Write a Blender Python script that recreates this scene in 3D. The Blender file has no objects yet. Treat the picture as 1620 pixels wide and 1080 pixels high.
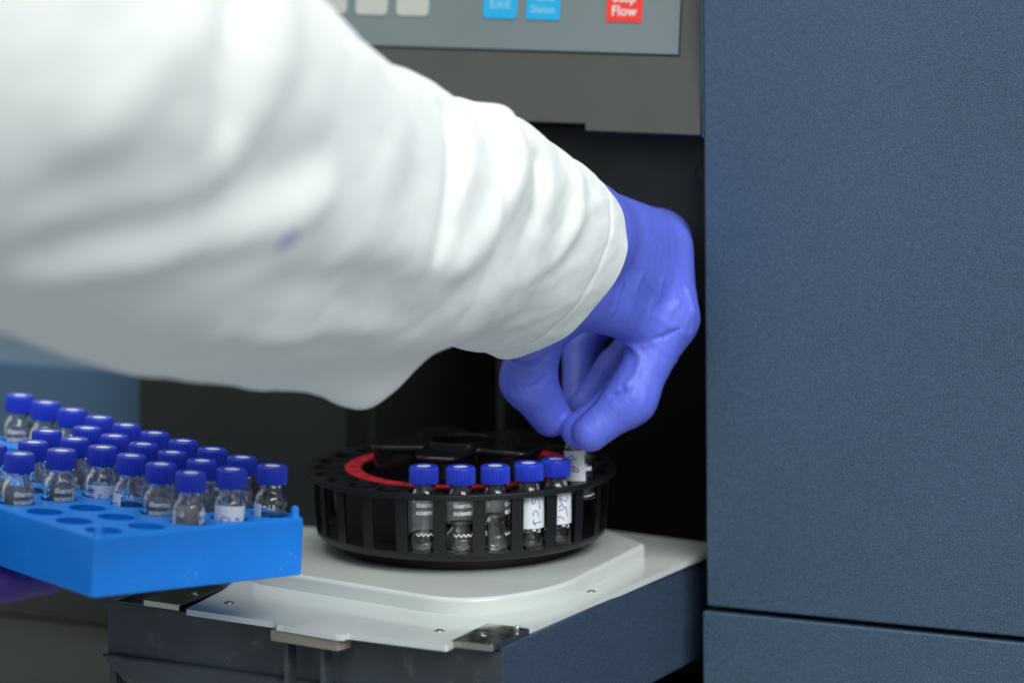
import bpy, bmesh, math, random
import numpy as np
from mathutils import Vector, Matrix, Euler

random.seed(7)
MM = 0.001
rad = math.radians
SC = bpy.context.scene
COL = SC.collection

# ------------------------------------------------------------------ camera
cd = bpy.data.cameras.new('camera')
cam = bpy.data.objects.new('camera', cd)
COL.objects.link(cam)
cam.location = (0.0203, -1.489, 0.3035)
cam.rotation_euler = (rad(90), 0.006, 0)
cd.sensor_width = 36.0
cd.lens = 133.33
cd.shift_x = 0.00334
cd.shift_y = -0.5562
cd.clip_start = 0.05
cd.clip_end = 20.0
cd.dof.use_dof = True
cd.dof.focus_distance = 1.412
cd.dof.aperture_fstop = 6.0
SC.camera = cam

# ------------------------------------------------------------------ world and lamps (indoor, ceiling panels)
w = bpy.data.worlds.new('World')
SC.world = w
w.use_nodes = True
w.node_tree.nodes['Background'].inputs[0].default_value = (0.86, 0.95, 1.0, 1)
w.node_tree.nodes['Background'].inputs[1].default_value = 0.40

def area(name, loc, target, sx, sy, power, col):
    l = bpy.data.lights.new(name, 'AREA')
    l.shape = 'RECTANGLE'; l.size = sx; l.size_y = sy; l.energy = power; l.color = col
    o = bpy.data.objects.new(name, l); COL.objects.link(o)
    o.location = loc
    o.rotation_euler = (Vector(target) - Vector(loc)).to_track_quat('-Z', 'Y').to_euler()
    return o
area('ceiling_lamp', (-0.15, -0.50, 1.75), (-0.1, -0.3, 0), 1.8, 0.9, 16, (0.97, 1.0, 0.97))
area('ceiling_lamp', (1.05, -1.75, 1.70), (0.05, -0.05, 0.05), 2.0, 1.2, 54, (0.97, 1.0, 0.99))
area('ceiling_lamp', (0.25, -2.70, 1.70), (0.05, -0.05, 0.05), 2.4, 1.2, 27, (0.97, 1.0, 0.99))

SC.view_settings.view_transform = 'Standard'
SC.view_settings.look = 'None'
SC.view_settings.exposure = 0.0
SC.view_settings.gamma = 1.0
SC.render.engine = 'CYCLES'
cy = SC.cycles
cy.use_denoising = True
cy.adaptive_threshold = 0.006
cy.max_bounces = 14
cy.transmission_bounces = 14
cy.glossy_bounces = 6
cy.diffuse_bounces = 4
cy.transparent_max_bounces = 16
cy.caustics_refractive = True
cy.caustics_reflective = False
cy.blur_glossy = 0.4
cy.sample_clamp_indirect = 30.0

# ------------------------------------------------------------------ materials
def mat(name, col, rough=0.5, metal=0.0, spec=0.5, coat=0.0, coat_rough=0.1, sheen=0.0,
        var=0.0, var_scale=40.0, bump=0.0, bump_scale=400.0, rvar=0.0, trans=0.0, ior=1.45, sss=0.0):
    m = bpy.data.materials.new(name); m.use_nodes = True
    nt = m.node_tree; b = nt.nodes['Principled BSDF']
    b.inputs['Base Color'].default_value = (*col, 1)
    b.inputs['Roughness'].default_value = rough
    b.inputs['Metallic'].default_value = metal
    b.inputs['Specular IOR Level'].default_value = spec
    b.inputs['Coat Weight'].default_value = coat
    b.inputs['Coat Roughness'].default_value = coat_rough
    b.inputs['Sheen Weight'].default_value = sheen
    b.inputs['Transmission Weight'].default_value = trans
    b.inputs['IOR'].default_value = ior
    if sss:
        b.inputs['Subsurface Weight'].default_value = sss
        b.inputs['Subsurface Radius'].default_value = (0.5, 0.5, 1.0)
        b.inputs['Subsurface Scale'].default_value = 0.003
    tc = nt.nodes.new('ShaderNodeTexCoord')
    if var or rvar:
        n = nt.nodes.new('ShaderNodeTexNoise'); n.inputs['Scale'].default_value = var_scale
        n.inputs['Detail'].default_value = 6
        nt.links.new(tc.outputs['Object'], n.inputs['Vector'])
        if var:
            r = nt.nodes.new('ShaderNodeMapRange')
            r.inputs['From Min'].default_value = 0.3; r.inputs['From Max'].default_value = 0.7
            r.inputs['To Min'].default_value = 1 - var; r.inputs['To Max'].default_value = 1 + var
            nt.links.new(n.outputs['Fac'], r.inputs['Value'])
            h = nt.nodes.new('ShaderNodeVectorMath'); h.operation = 'SCALE'
            h.inputs[0].default_value = col
            nt.links.new(r.outputs['Result'], h.inputs['Scale'])
            nt.links.new(h.outputs['Vector'], b.inputs['Base Color'])
        if rvar:
            r2 = nt.nodes.new('ShaderNodeMapRange')
            r2.inputs['From Min'].default_value = 0.3; r2.inputs['From Max'].default_value = 0.7
            r2.inputs['To Min'].default_value = rough - rvar; r2.inputs['To Max'].default_value = rough + rvar
            nt.links.new(n.outputs['Fac'], r2.inputs['Value'])
            nt.links.new(r2.outputs['Result'], b.inputs['Roughness'])
    if bump:
        n2 = nt.nodes.new('ShaderNodeTexNoise'); n2.inputs['Scale'].default_value = bump_scale
        n2.inputs['Detail'].default_value = 4
        mp2 = nt.nodes.new('ShaderNodeMapping'); mp2.inputs['Location'].default_value = (0.0911, 0.0377, 0.0653); mp2.inputs['Rotation'].default_value = (0.41, 0.27, 0.63)
        nt.links.new(tc.outputs['Object'], mp2.inputs['Vector'])
        nt.links.new(mp2.outputs['Vector'], n2.inputs['Vector'])
        bp = nt.nodes.new('ShaderNodeBump'); bp.inputs['Strength'].default_value = bump
        bp.inputs['Distance'].default_value = 0.0005
        nt.links.new(n2.outputs['Fac'], bp.inputs['Height'])
        nt.links.new(bp.outputs['Normal'], b.inputs['Normal'])
    return m

def paint(name, col, lo=0.6, hi=1.5, scale=1900.0):
    """blue powder coat with fine metallic speckle"""
    m = mat(name, col, rough=0.48, spec=0.35, bump=0.09, bump_scale=2600.0)
    nt = m.node_tree; b = nt.nodes['Principled BSDF']
    tc = nt.nodes.new('ShaderNodeTexCoord')
    n = nt.nodes.new('ShaderNodeTexNoise'); n.inputs['Scale'].default_value = scale; n.inputs['Detail'].default_value = 3
    mp = nt.nodes.new('ShaderNodeMapping'); mp.inputs['Location'].default_value = (0.137, 0.0713, 0.0517); mp.inputs['Rotation'].default_value = (0.31, 0.47, 0.83)
    nt.links.new(tc.outputs['Object'], mp.inputs['Vector'])
    nt.links.new(mp.outputs['Vector'], n.inputs['Vector'])
    n3 = nt.nodes.new('ShaderNodeTexNoise'); n3.inputs['Scale'].default_value = 9; n3.inputs['Detail'].default_value = 3
    nt.links.new(tc.outputs['Object'], n3.inputs['Vector'])
    r = nt.nodes.new('ShaderNodeMapRange')
    r.inputs['From Min'].default_value = 0.40; r.inputs['From Max'].default_value = 0.67
    r.inputs['To Min'].default_value = lo; r.inputs['To Max'].default_value = hi
    nt.links.new(n.outputs['Fac'], r.inputs['Value'])
    r3 = nt.nodes.new('ShaderNodeMapRange')
    r3.inputs['To Min'].default_value = 0.85; r3.inputs['To Max'].default_value = 1.15
    nt.links.new(n3.outputs['Fac'], r3.inputs['Value'])
    mu = nt.nodes.new('ShaderNodeMath'); mu.operation = 'MULTIPLY'
    nt.links.new(r.outputs['Result'], mu.inputs[0]); nt.links.new(r3.outputs['Result'], mu.inputs[1])
    h = nt.nodes.new('ShaderNodeVectorMath'); h.operation = 'SCALE'; h.inputs[0].default_value = col
    nt.links.new(mu.outputs['Value'], h.inputs['Scale'])
    nt.links.new(h.outputs['Vector'], b.inputs['Base Color'])
    return m

M = {}
M['blue_paint'] = paint('blue_paint', (0.055, 0.092, 0.143), 0.60, 1.45, 2500)
M['case_paint'] = mat('case_paint', (0.060, 0.120, 0.195), 0.5, var=0.04, var_scale=8)
M['drawer_paint'] = paint('drawer_paint', (0.037, 0.060, 0.102), 0.6, 1.45)
M['drawer_plastic'] = mat('drawer_plastic', (0.040, 0.051, 0.062), 0.46, var=0.3, var_scale=25, bump=0.5, bump_scale=1300)
M['bezel'] = mat('bezel', (0.074, 0.077, 0.069), 0.5, var=0.04, var_scale=60, bump=0.3, bump_scale=1500)
M['screen'] = mat('screen', (0.165, 0.200, 0.205), 0.35, var=0.06, var_scale=12)
M['charcoal'] = mat('charcoal', (0.009, 0.012, 0.011), 0.6, var=0.2, var_scale=15)
M['dark_panel'] = mat('dark_panel', (0.021, 0.024, 0.022), 0.6, spec=0.2, var=0.15, var_scale=20)
M['black'] = mat('black', (0.006, 0.006, 0.007), 0.6)
M['black_plastic'] = mat('black_plastic', (0.006, 0.007, 0.009), 0.42, rvar=0.08, var=0.2, var_scale=90, bump=0.25, bump_scale=1500)
M['black_gloss'] = mat('black_gloss', (0.008, 0.008, 0.009), 0.15, rvar=0.05, var_scale=120, bump=0.06, bump_scale=500)
M['white_plate'] = mat('white_plate', (0.58, 0.61, 0.59), 0.16, spec=0.5, var=0.03, var_scale=20, rvar=0.05)
M['beige'] = mat('beige', (0.24, 0.22, 0.18), 0.5, var=0.08)
M['steel'] = mat('steel', (0.42, 0.43, 0.40), 0.12, metal=1.0, rvar=0.05, var_scale=200)
M['red'] = mat('red', (0.56, 0.018, 0.030), 0.45, var=0.06, var_scale=200)
M['ink'] = mat('ink', (0.010, 0.008, 0.010), 0.5)
M['cap_blue'] = mat('cap_blue', (0.017, 0.046, 0.53), 0.35, var=0.08, var_scale=300)
M['septum'] = mat('septum', (0.88, 0.90, 0.92), 0.18)
M['rack_blue'] = mat('rack_blue', (0.005, 0.23, 0.84), 0.38, rvar=0.07, var=0.06, var_scale=45, bump=0.05, bump_scale=120, sss=0.25)
def scuffs(m, pale, scale, lo, mix):
    nt = m.node_tree; b = nt.nodes['Principled BSDF']
    tc = nt.nodes.new('ShaderNodeTexCoord')
    mp = nt.nodes.new('ShaderNodeMapping'); mp.inputs['Scale'].default_value = (1, 0.35, 1); mp.inputs['Rotation'].default_value = (0.4, 0.7, 0.9)
    nt.links.new(tc.outputs['Object'], mp.inputs['Vector'])
    a = nt.nodes.new('ShaderNodeTexNoise'); a.inputs['Scale'].default_value = scale; a.inputs['Detail'].default_value = 3
    c = nt.nodes.new('ShaderNodeTexNoise'); c.inputs['Scale'].default_value = scale * 0.06; c.inputs['Detail'].default_value = 2
    nt.links.new(mp.outputs['Vector'], a.inputs['Vector']); nt.links.new(tc.outputs['Object'], c.inputs['Vector'])
    mu = nt.nodes.new('ShaderNodeMath'); mu.operation = 'MULTIPLY'
    nt.links.new(a.outputs['Fac'], mu.inputs[0]); nt.links.new(c.outputs['Fac'], mu.inputs[1])
    r = nt.nodes.new('ShaderNodeMapRange'); r.inputs['From Min'].default_value = lo; r.inputs['From Max'].default_value = lo + 0.05
    r.inputs['To Max'].default_value = mix
    nt.links.new(mu.outputs['Value'], r.inputs['Value'])
    mx = nt.nodes.new('ShaderNodeMix'); mx.data_type = 'RGBA'
    old = b.inputs['Base Color'].links
    if old: nt.links.new(old[0].from_socket, mx.inputs['A'])
    else: mx.inputs['A'].default_value = b.inputs['Base Color'].default_value
    mx.inputs['B'].default_value = (*pale, 1)
    nt.links.new(r.outputs['Result'], mx.inputs['Factor']); nt.links.new(mx.outputs['Result'], b.inputs['Base Color'])
scuffs(M['rack_blue'], (0.25, 0.50, 0.85), 700, 0.425, 0.28)
scuffs(M['drawer_plastic'], (0.16, 0.17, 0.16), 2400, 0.36, 0.6)
scuffs(M['white_plate'], (0.36, 0.37, 0.34), 260, 0.42, 0.35)
M['glass'] = mat('glass', (1, 1, 1), 0.0, trans=1.0, ior=1.47)
M['liquid'] = mat('liquid', (0.97, 0.985, 0.98), 0.0, trans=1.0, ior=1.33)
M['print_white'] = mat('print_white', (0.90, 0.91, 0.92), 0.5)
M['paper'] = mat('paper', (0.72, 0.75, 0.78), 0.6, var=0.04, var_scale=300)
M['paper_shaded'] = mat('paper_shaded', (0.52, 0.54, 0.55), 0.6, var=0.06, var_scale=300)  # label paper greyed: shade at the back of the vial is in the colour
M['pen'] = mat('pen', (0.045, 0.05, 0.34), 0.5)
M['button_white'] = mat('button_white', (0.46, 0.47, 0.42), 0.45)
M['button_blue'] = mat('button_blue', (0.012, 0.36, 0.66), 0.4)
M['button_red'] = mat('button_red', (0.80, 0.045, 0.03), 0.4)
M['letter_pale'] = mat('letter_pale', (0.62, 0.70, 0.66), 0.5)
M['letter_dim'] = mat('letter_dim', (0.22, 0.50, 0.60), 0.5)
M['bench'] = mat('bench', (0.040, 0.044, 0.041), 0.6, var=0.1, var_scale=6)
M['wall'] = mat('wall', (0.55, 0.56, 0.50), 0.8, var=0.05, var_scale=3)

def glove_mat(name, col):
    m = mat(name, col, rough=0.44, spec=0.42, var=0.07, var_scale=45)
    nt = m.node_tree; b = nt.nodes['Principled BSDF']
    tc = nt.nodes.new('ShaderNodeTexCoord')
    # stretched noise = fine diagonal creases of a tight nitrile glove
    mp = nt.nodes.new('ShaderNodeMapping'); mp.inputs['Rotation'].default_value = (0.3, 0.5, 0.4)
    mp.inputs['Scale'].default_value = (1.0, 1.0, 0.28)
    nt.links.new(tc.outputs['Object'], mp.inputs['Vector'])
    n = nt.nodes.new('ShaderNodeTexNoise'); n.inputs['Scale'].default_value = 240; n.inputs['Detail'].default_value = 3
    n.inputs['Distortion'].default_value = 0.6
    nt.links.new(mp.outputs['Vector'], n.inputs['Vector'])
    n2 = nt.nodes.new('ShaderNodeTexNoise'); n2.inputs['Scale'].default_value = 1500; n2.inputs['Detail'].default_value = 2
    nt.links.new(tc.outputs['Object'], n2.inputs['Vector'])
    b1 = nt.nodes.new('ShaderNodeBump'); b1.inputs['Strength'].default_value = 0.35; b1.inputs['Distance'].default_value = 0.0012
    b2 = nt.nodes.new('ShaderNodeBump'); b2.inputs['Strength'].default_value = 0.45; b2.inputs['Distance'].default_value = 0.0003
    nt.links.new(n.outputs['Fac'], b1.inputs['Height']); nt.links.new(n2.outputs['Fac'], b2.inputs['Height'])
    nt.links.new(b1.outputs['Normal'], b2.inputs['Normal'])
    nt.links.new(b2.outputs['Normal'], b.inputs['Normal'])
    return m
M['glove'] = glove_mat('glove', (0.104, 0.140, 0.64))
M['glove_purple_shaded'] = glove_mat('glove_purple_shaded', (0.052, 0.028, 0.21))  # purple glove, base darkened to carry the shade below the rack

def coat_mat():
    m = mat('lab_coat', (0.74, 0.76, 0.75), rough=0.85, spec=0.15, sheen=0.3)
    nt = m.node_tree; b = nt.nodes['Principled BSDF']
    tc = nt.nodes.new('ShaderNodeTexCoord')
    # small faded blue ink stain on the forearm
    d = nt.nodes.new('ShaderNodeVectorMath'); d.operation = 'DISTANCE'
    d.inputs[1].default_value = (-0.0466, -0.3428, 0.1616)
    nt.links.new(tc.outputs['Object'], d.inputs[0])
    r = nt.nodes.new('ShaderNodeMapRange')
    r.inputs['From Min'].default_value = 0.0030; r.inputs['From Max'].default_value = 0.0062
    r.inputs['To Min'].default_value = 0.75; r.inputs['To Max'].default_value = 0.0
    nt.links.new(d.outputs['Value'], r.inputs['Value'])
    mx = nt.nodes.new('ShaderNodeMix'); mx.data_type = 'RGBA'
    mx.inputs['A'].default_value = (0.74, 0.76, 0.75, 1); mx.inputs['B'].default_value = (0.25, 0.30, 0.62, 1)
    nt.links.new(r.outputs['Result'], mx.inputs['Factor'])
    nt.links.new(mx.outputs['Result'], b.inputs['Base Color'])
    # weave + soft crumple
    n = nt.nodes.new('ShaderNodeTexNoise'); n.inputs['Scale'].default_value = 55; n.inputs['Detail'].default_value = 5
    nt.links.new(tc.outputs['Object'], n.inputs['Vector'])
    n2 = nt.nodes.new('ShaderNodeTexNoise'); n2.inputs['Scale'].default_value = 2200; n2.inputs['Detail'].default_value = 2
    nt.links.new(tc.outputs['Object'], n2.inputs['Vector'])
    b1 = nt.nodes.new('ShaderNodeBump'); b1.inputs['Strength'].default_value = 0.3; b1.inputs['Distance'].default_value = 0.003
    b2 = nt.nodes.new('ShaderNodeBump'); b2.inputs['Strength'].default_value = 0.3; b2.inputs['Distance'].default_value = 0.0003
    nt.links.new(n.outputs['Fac'], b1.inputs['Height']); nt.links.new(n2.outputs['Fac'], b2.inputs['Height'])
    nt.links.new(b1.outputs['Normal'], b2.inputs['Normal']); nt.links.new(b2.outputs['Normal'], b.inputs['Normal'])
    return m
M['coat'] = coat_mat()

# ------------------------------------------------------------------ helpers (all geometry in millimetres)
def mesh_from_bm(name, bm, smooth=None):
    bmesh.ops.scale(bm, vec=(MM, MM, MM), verts=bm.verts)
    me = bpy.data.meshes.new(name)
    bm.to_mesh(me); bm.free()
    if smooth is not None:
        me.polygons.foreach_set('use_smooth', [True] * len(me.polygons))
        if smooth < 180:
            me.set_sharp_from_angle(angle=rad(smooth))
    me.update()
    return me

def obj(name, data, m=None, parent=None, loc=None, smooth=50):
    wn = isinstance(data, bmesh.types.BMesh) and smooth is not None
    if wn or isinstance(data, bmesh.types.BMesh):
        data = mesh_from_bm(name, data, smooth)
    o = bpy.data.objects.new(name, data)
    COL.objects.link(o)
    if wn:
        wm = o.modifiers.new('normals', 'WEIGHTED_NORMAL'); wm.keep_sharp = True; wm.weight = 100
    if m is not None and not data.materials:
        data.materials.append(M[m])
    if parent is not None:
        o.parent = parent
    if loc is not None:
        o.location = [c * MM for c in loc]
    return o

def empty(name, label, cat, loc=(0, 0, 0), rot=(0, 0, 0), group=None):
    o = bpy.data.objects.new(name, None); COL.objects.link(o)
    o.empty_display_size = 0.01
    o.location = [c * MM for c in loc]; o.rotation_euler = rot
    o['label'] = label; o['category'] = cat
    if group: o['group'] = group
    return o

def add_box(bm, x0, x1, y0, y1, z0, z1, bev=0.0, seg=2, mtx=None):
    t = bmesh.new()
    bmesh.ops.create_cube(t, size=1)
    bmesh.ops.scale(t, vec=(x1 - x0, y1 - y0, z1 - z0), verts=t.verts)
    bmesh.ops.translate(t, vec=((x0 + x1) / 2, (y0 + y1) / 2, (z0 + z1) / 2), verts=t.verts)
    if bev:
        bmesh.ops.bevel(t, geom=t.edges[:], offset=bev, segments=seg, profile=0.5, affect='EDGES', clamp_overlap=True)
    merge(bm, t, mtx)

def merge(bm, t, mtx=None):
    if mtx is not None:
        bmesh.ops.transform(t, matrix=mtx, verts=t.verts)
    vm = {v: bm.verts.new(v.co) for v in t.verts}
    for f in t.faces:
        try: bm.faces.new([vm[v] for v in f.verts])
        except ValueError: pass
    t.free()

def prism(bm, pts, z0, z1, bev=0.0, seg=2, mtx=None, top_only=False):
    """extrude the closed outline pts (x, y) from z0 to z1"""
    t = bmesh.new()
    lo = [t.verts.new((p[0], p[1], z0)) for p in pts]
    hi = [t.verts.new((p[0], p[1], z1)) for p in pts]
    n = len(pts)
    ft = t.faces.new(hi); t.faces.new(lo[::-1])
    for i in range(n):
        t.faces.new((lo[i], lo[(i + 1) % n], hi[(i + 1) % n], hi[i]))
    bmesh.ops.recalc_face_normals(t, faces=t.faces)
    if bev:
        ed = [e for e in t.edges if (abs(e.verts[0].co.z - z1) < 1e-6 and abs(e.verts[1].co.z - z1) < 1e-6)] if top_only else t.edges[:]
        bmesh.ops.bevel(t, geom=ed, offset=bev, segments=seg, profile=0.5, affect='EDGES', clamp_overlap=True)
    merge(bm, t, mtx)

def lathe(bm, prof, n=48, a0=0.0, a1=2 * math.pi, mtx=None):
    """revolve profile [(r, z)] about z"""
    t = bmesh.new()
    full = abs(a1 - a0 - 2 * math.pi) < 1e-6
    m = n if full else n + 1
    rings = []
    for r, z in prof:
        if r < 1e-6:
            rings.append([t.verts.new((0, 0, z))])
        else:
            rings.append([t.verts.new((r * math.sin(a0 + (a1 - a0) * k / n), -r * math.cos(a0 + (a1 - a0) * k / n), z)) for k in range(m)])
    for a, b in zip(rings[:-1], rings[1:]):
        for k in range(n):
            k2 = (k + 1) % m
            q = []
            if len(a) == 1: q = [a[0], b[k2], b[k]]
            elif len(b) == 1: q = [a[k], a[k2], b[0]]
            else: q = [a[k], a[k2], b[k2], b[k]]
            try: t.faces.new(q)
            except ValueError: pass
    bmesh.ops.recalc_face_normals(t, faces=t.faces)
    merge(bm, t, mtx)

def rounded(pts, r, seg=6):
    """round the corners of a polygon; r is one radius or a list"""
    out = []
    n = len(pts)
    for i in range(n):
        p0, p, p1 = Vector(pts[i - 1]), Vector(pts[i]), Vector(pts[(i + 1) % n])
        rr = r[i] if isinstance(r, (list, tuple)) else r
        if rr <= 0: out.append(tuple(p)); continue
        a, b = (p0 - p), (p1 - p)
        la, lb = a.length, b.length
        a.normalize(); b.normalize()
        ang = a.angle(b)
        d = min(rr / math.tan(ang / 2), la * 0.49, lb * 0.49)
        s, e = p + a * d, p + b * d
        for k in range(seg + 1):
            u = k / seg
            q = s * (1 - u) ** 2 + p * 2 * u * (1 - u) + e * u * u
            out.append((q.x, q.y))
    return out

def plate_with_holes(outer, holes):
    """flat face in z=0 with circular holes [(x, y, r)]"""
    t = bmesh.new()
    def loop(pts):
        vs = [t.verts.new((p[0], p[1], 0)) for p in pts]
        return [t.edges.new((vs[i], vs[(i + 1) % len(vs)])) for i in range(len(vs))]
    ed = loop(outer)
    for x, y, r in holes:
        ed += loop([(x + r * math.cos(2 * math.pi * k / 32), y + r * math.sin(2 * math.pi * k / 32)) for k in range(32)])
    bmesh.ops.triangle_fill(t, use_beauty=True, use_dissolve=False, edges=ed, normal=(0, 0, 1))
    return t

def text_polys(body, size, align='LEFT', spacing=1.0, bold=0.0):
    c = bpy.data.curves.new('lettering', 'FONT')
    c.body = body; c.size = size; c.align_x = align; c.space_character = spacing; c.offset = bold
    c.resolution_u = 3
    o = bpy.data.objects.new('lettering', c); COL.objects.link(o)
    dg = bpy.context.evaluated_depsgraph_get()
    me = o.evaluated_get(dg).to_mesh()
    vs = [tuple(v.co) for v in me.vertices]; fs = [tuple(p.vertices) for p in me.polygons]
    o.evaluated_get(dg).to_mesh_clear()
    bpy.data.objects.remove(o); bpy.data.curves.remove(c)
    return vs, fs

def add_polys(bm, vs, fs, fn):
    nv = [bm.verts.new(fn(v)) for v in vs]
    for f in fs:
        try: bm.faces.new([nv[i] for i in f])
        except ValueError: pass

def stroke(pts, wd, sub=4):
    """ribbon of width wd along a smoothed polyline -> verts (x, z), faces"""
    P = [np.array(p, float) for p in pts]
    Q = []
    for i in range(len(P) - 1):
        p0 = P[max(i - 1, 0)]; p1 = P[i]; p2 = P[i + 1]; p3 = P[min(i + 2, len(P) - 1)]
        for k in range(sub):
            t = k / sub
            Q.append(0.5 * ((2 * p1) + (-p0 + p2) * t + (2 * p0 - 5 * p1 + 4 * p2 - p3) * t * t + (-p0 + 3 * p1 - 3 * p2 + p3) * t ** 3))
    Q.append(P[-1])
    vs, fs = [], []
    for i, q in enumerate(Q):
        d = Q[min(i + 1, len(Q) - 1)] - Q[max(i - 1, 0)]
        d = d / (np.linalg.norm(d) + 1e-9)
        nrm = np.array([-d[1], d[0]]) * wd / 2
        vs += [tuple(q + nrm), tuple(q - nrm)]
        if i: fs.append((2 * i - 2, 2 * i - 1, 2 * i + 1, 2 * i))
    return vs, fs

def wrap(R, ang0=0.0):
    """(x, z) on a label -> cylinder of radius R, facing -Y at ang0"""
    def f(p):
        a = p[0] / R + ang0
        return (R * math.sin(a), -R * math.cos(a), p[-1] if len(p) == 2 else p[1])
    return f

# ------------------------------------------------------------------ setting: bench and far wall
def structure(o, kind='structure'):
    o['kind'] = kind
    return o
bm = bmesh.new(); add_box(bm, -1500, 1500, -20, 1200, -105, -66, 3)
structure(obj('bench', bm, 'bench'))
bm = bmesh.new(); add_box(bm, -2500, 2500, 1205, 1245, -900, 2200)
structure(obj('wall', bm, 'wall'))

# ------------------------------------------------------------------ instrument (u along the face, v into it, z up)
YAW = rad(-26.2)
inst = empty('laboratory_instrument', 'large laboratory instrument with dark blue speckled panels and grey control display', 'instrument', (95.4, -10, 0), (0, 0, YAW))

bm = bmesh.new(); add_box(bm, 0, 420, 0, 45, -22.2, 520, 1.2, 3)
obj('front_panel', bm, 'blue_paint', inst)
bm = bmesh.new(); add_box(bm, -1.4, 420, -0.6, 45, -65.5, -24.2, 0.8, 3)
obj('lower_panel', bm, 'blue_paint', inst)
bm = bmesh.new(); add_box(bm, -1.2, -0.05, 0.8, 44, 160, 520, 0.4, 1)
obj('panel_trim', bm, 'blue_paint', inst)
bm = bmesh.new(); add_box(bm, 0.5, 419, 8, 260, -65.0, 519, 0)
obj('housing', bm, 'black', inst)

# upper bezel, leaning back 7.5 degrees about its lower edge
LEAN = Matrix.Translation((0, 1.0, 161)) @ Matrix.Rotation(rad(-7.5), 4, 'X') @ Matrix.Rotation(rad(90), 4, 'X')
bez = [(-268, 0), (-110, 0), (-110, 2.7), (-51.5, 2.7), (-51.5, 0), (-2.0, 0), (-2.0, 330), (-268, 330)]
bm = bmesh.new(); prism(bm, bez, -10, 0, 0.5, 2, LEAN)
obj('bezel', bm, 'bezel', inst)
def LE(u0, u1, h0, h1, d0, d1, bev=0.2):
    b = bmesh.new(); add_box(b, u0, u1, h0, h1, d0, d1, bev, 2, LEAN); return b
DB = 31.2
obj('screen_border', LE(-256.6, -12.0, DB - 0.7, 250.7, 0.05, 0.25, 0.05), 'black', inst)
obj('screen', LE(-256, -12.6, DB, 250, 0.1, 0.6, 0.15), 'screen', inst)
def button(u0, u1, h0, h1, m, lines, lm, size, rnd):
    u0 -= 3.0; u1 -= 3.0; lines = [(b_, x_ - 3.0, z_) for b_, x_, z_ in lines]
    pts = rounded([(u0, h0), (u1, h0), (u1, h1), (u0, h1)], rnd, 4)
    b = bmesh.new(); prism(b, pts, 0.55, 1.0, 0.15, 2, LEAN)
    bo = obj('button', b, m, inst)
    b = bmesh.new()
    for body, lx, lz in lines:
        vs, fs = text_polys(body, size, 'CENTER', 1.0, 0.08)
        add_polys(b, vs, fs, lambda v: LEAN @ Vector((lx + v[0], lz + v[1], 1.06)))
    if lines: obj('lettering', b, lm, bo, smooth=None)
BZ = 43.4
button(-41.2, -25.8, BZ, BZ + 15.2, 'button_red', [('Stop', -33.5, BZ + 7.9), ('Flow', -33.5, BZ + 2.5)], 'letter_pale', 5.6, 0.3)
button(-76.6, -61.8, BZ, BZ + 15.2, 'button_blue', [('Menu/', -69.2, BZ + 7.6), ('Status', -69.2, BZ + 2.8)], 'letter_dim', 4.4, 0.3)
button(-95.8, -80.8, BZ, BZ + 15.2, 'button_blue', [('Exit', -88.3, BZ + 4.2)], 'letter_dim', 6.2, 2.0)
for k in range(5):
    u = -135.4 - k * 18.9
    button(u, u + 14.7, BZ + 0.2, BZ + 15.2, 'button_white', [], None, 1, 2.2)

# recess behind the drawer
bm = bmesh.new(); add_box(bm, -262, 2, 165, 172, -65, 500); obj('recess_back', bm, 'black', inst)
bm = bmesh.new(); add_box(bm, -3.0, -0.3, 14, 165, -65, 158); obj('recess_side', bm, 'black', inst)
bm = bmesh.new(); add_box(bm, -158, -3.2, 22, 164, 159, 162); obj('recess_ceiling', bm, 'black', inst)
bm = bmesh.new(); add_box(bm, -158, -3.2, 60, 164, -65, -50); obj('recess_floor', bm, 'dark_panel', inst)
# arched dark fascia under the bezel
arch = [(-158, 160.4), (-158, 60)]
for k in range(25):
    a = rad(150 - k * 120 / 24)
    arch.append((-80 + 84 * math.cos(a), 50 + 84 * math.sin(a) * 1.0))
arch = [p for p in arch if -158 <= p[0] <= -3.2]
arch += [(-3.2, 60), (-3.2, 160.4)]
FV = Matrix.Translation((0, 16, 0)) @ Matrix.Rotation(rad(90), 4, 'X')
bm = bmesh.new(); prism(bm, arch, -4, 0, 0.4, 2, FV); obj('fascia', bm, 'dark_panel', inst)
bm = bmesh.new()
lathe(bm, [(5.6, 0.0), (5.6, 0.5), (4.6, 0.6), (4.4, 0.1), (0, 0.1)], 32, mtx=Matrix.Translation((-5.6, 15.95, 144)) @ Matrix.Rotation(rad(90), 4, 'X'))
obj('port', bm, 'black', inst)
bm = bmesh.new(); add_box(bm, -40, -3.6, 96, 104, -20, 14, 1); obj('inner_rail', bm, 'bezel', inst)
bm = bmesh.new(); add_box(bm, -116, -112, 50, 62, -50, 158, 0.6); obj('inner_post', bm, 'charcoal', inst)
# left pillar of the face, blue case beyond it
bm = bmesh.new(); add_box(bm, -259, -160, 0.5, 60, -65.5, 160, 1.0, 2); obj('pillar', bm, 'charcoal', inst)
bm = bmesh.new(); add_box(bm, -164, -156, 18, 165, -65.5, 158, 0.8); obj('recess_wall', bm, 'charcoal', inst)
bm = bmesh.new(); add_box(bm, -700, -262, 38, 120, -38, 46, 2.0, 2); obj('rear_case', bm, 'case_paint', inst)
bm = bmesh.new(); add_box(bm, -700, -262, 36, 122, -65.5, -38.3, 1.0, 2); obj('rear_plinth', bm, 'bench', inst)

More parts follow.
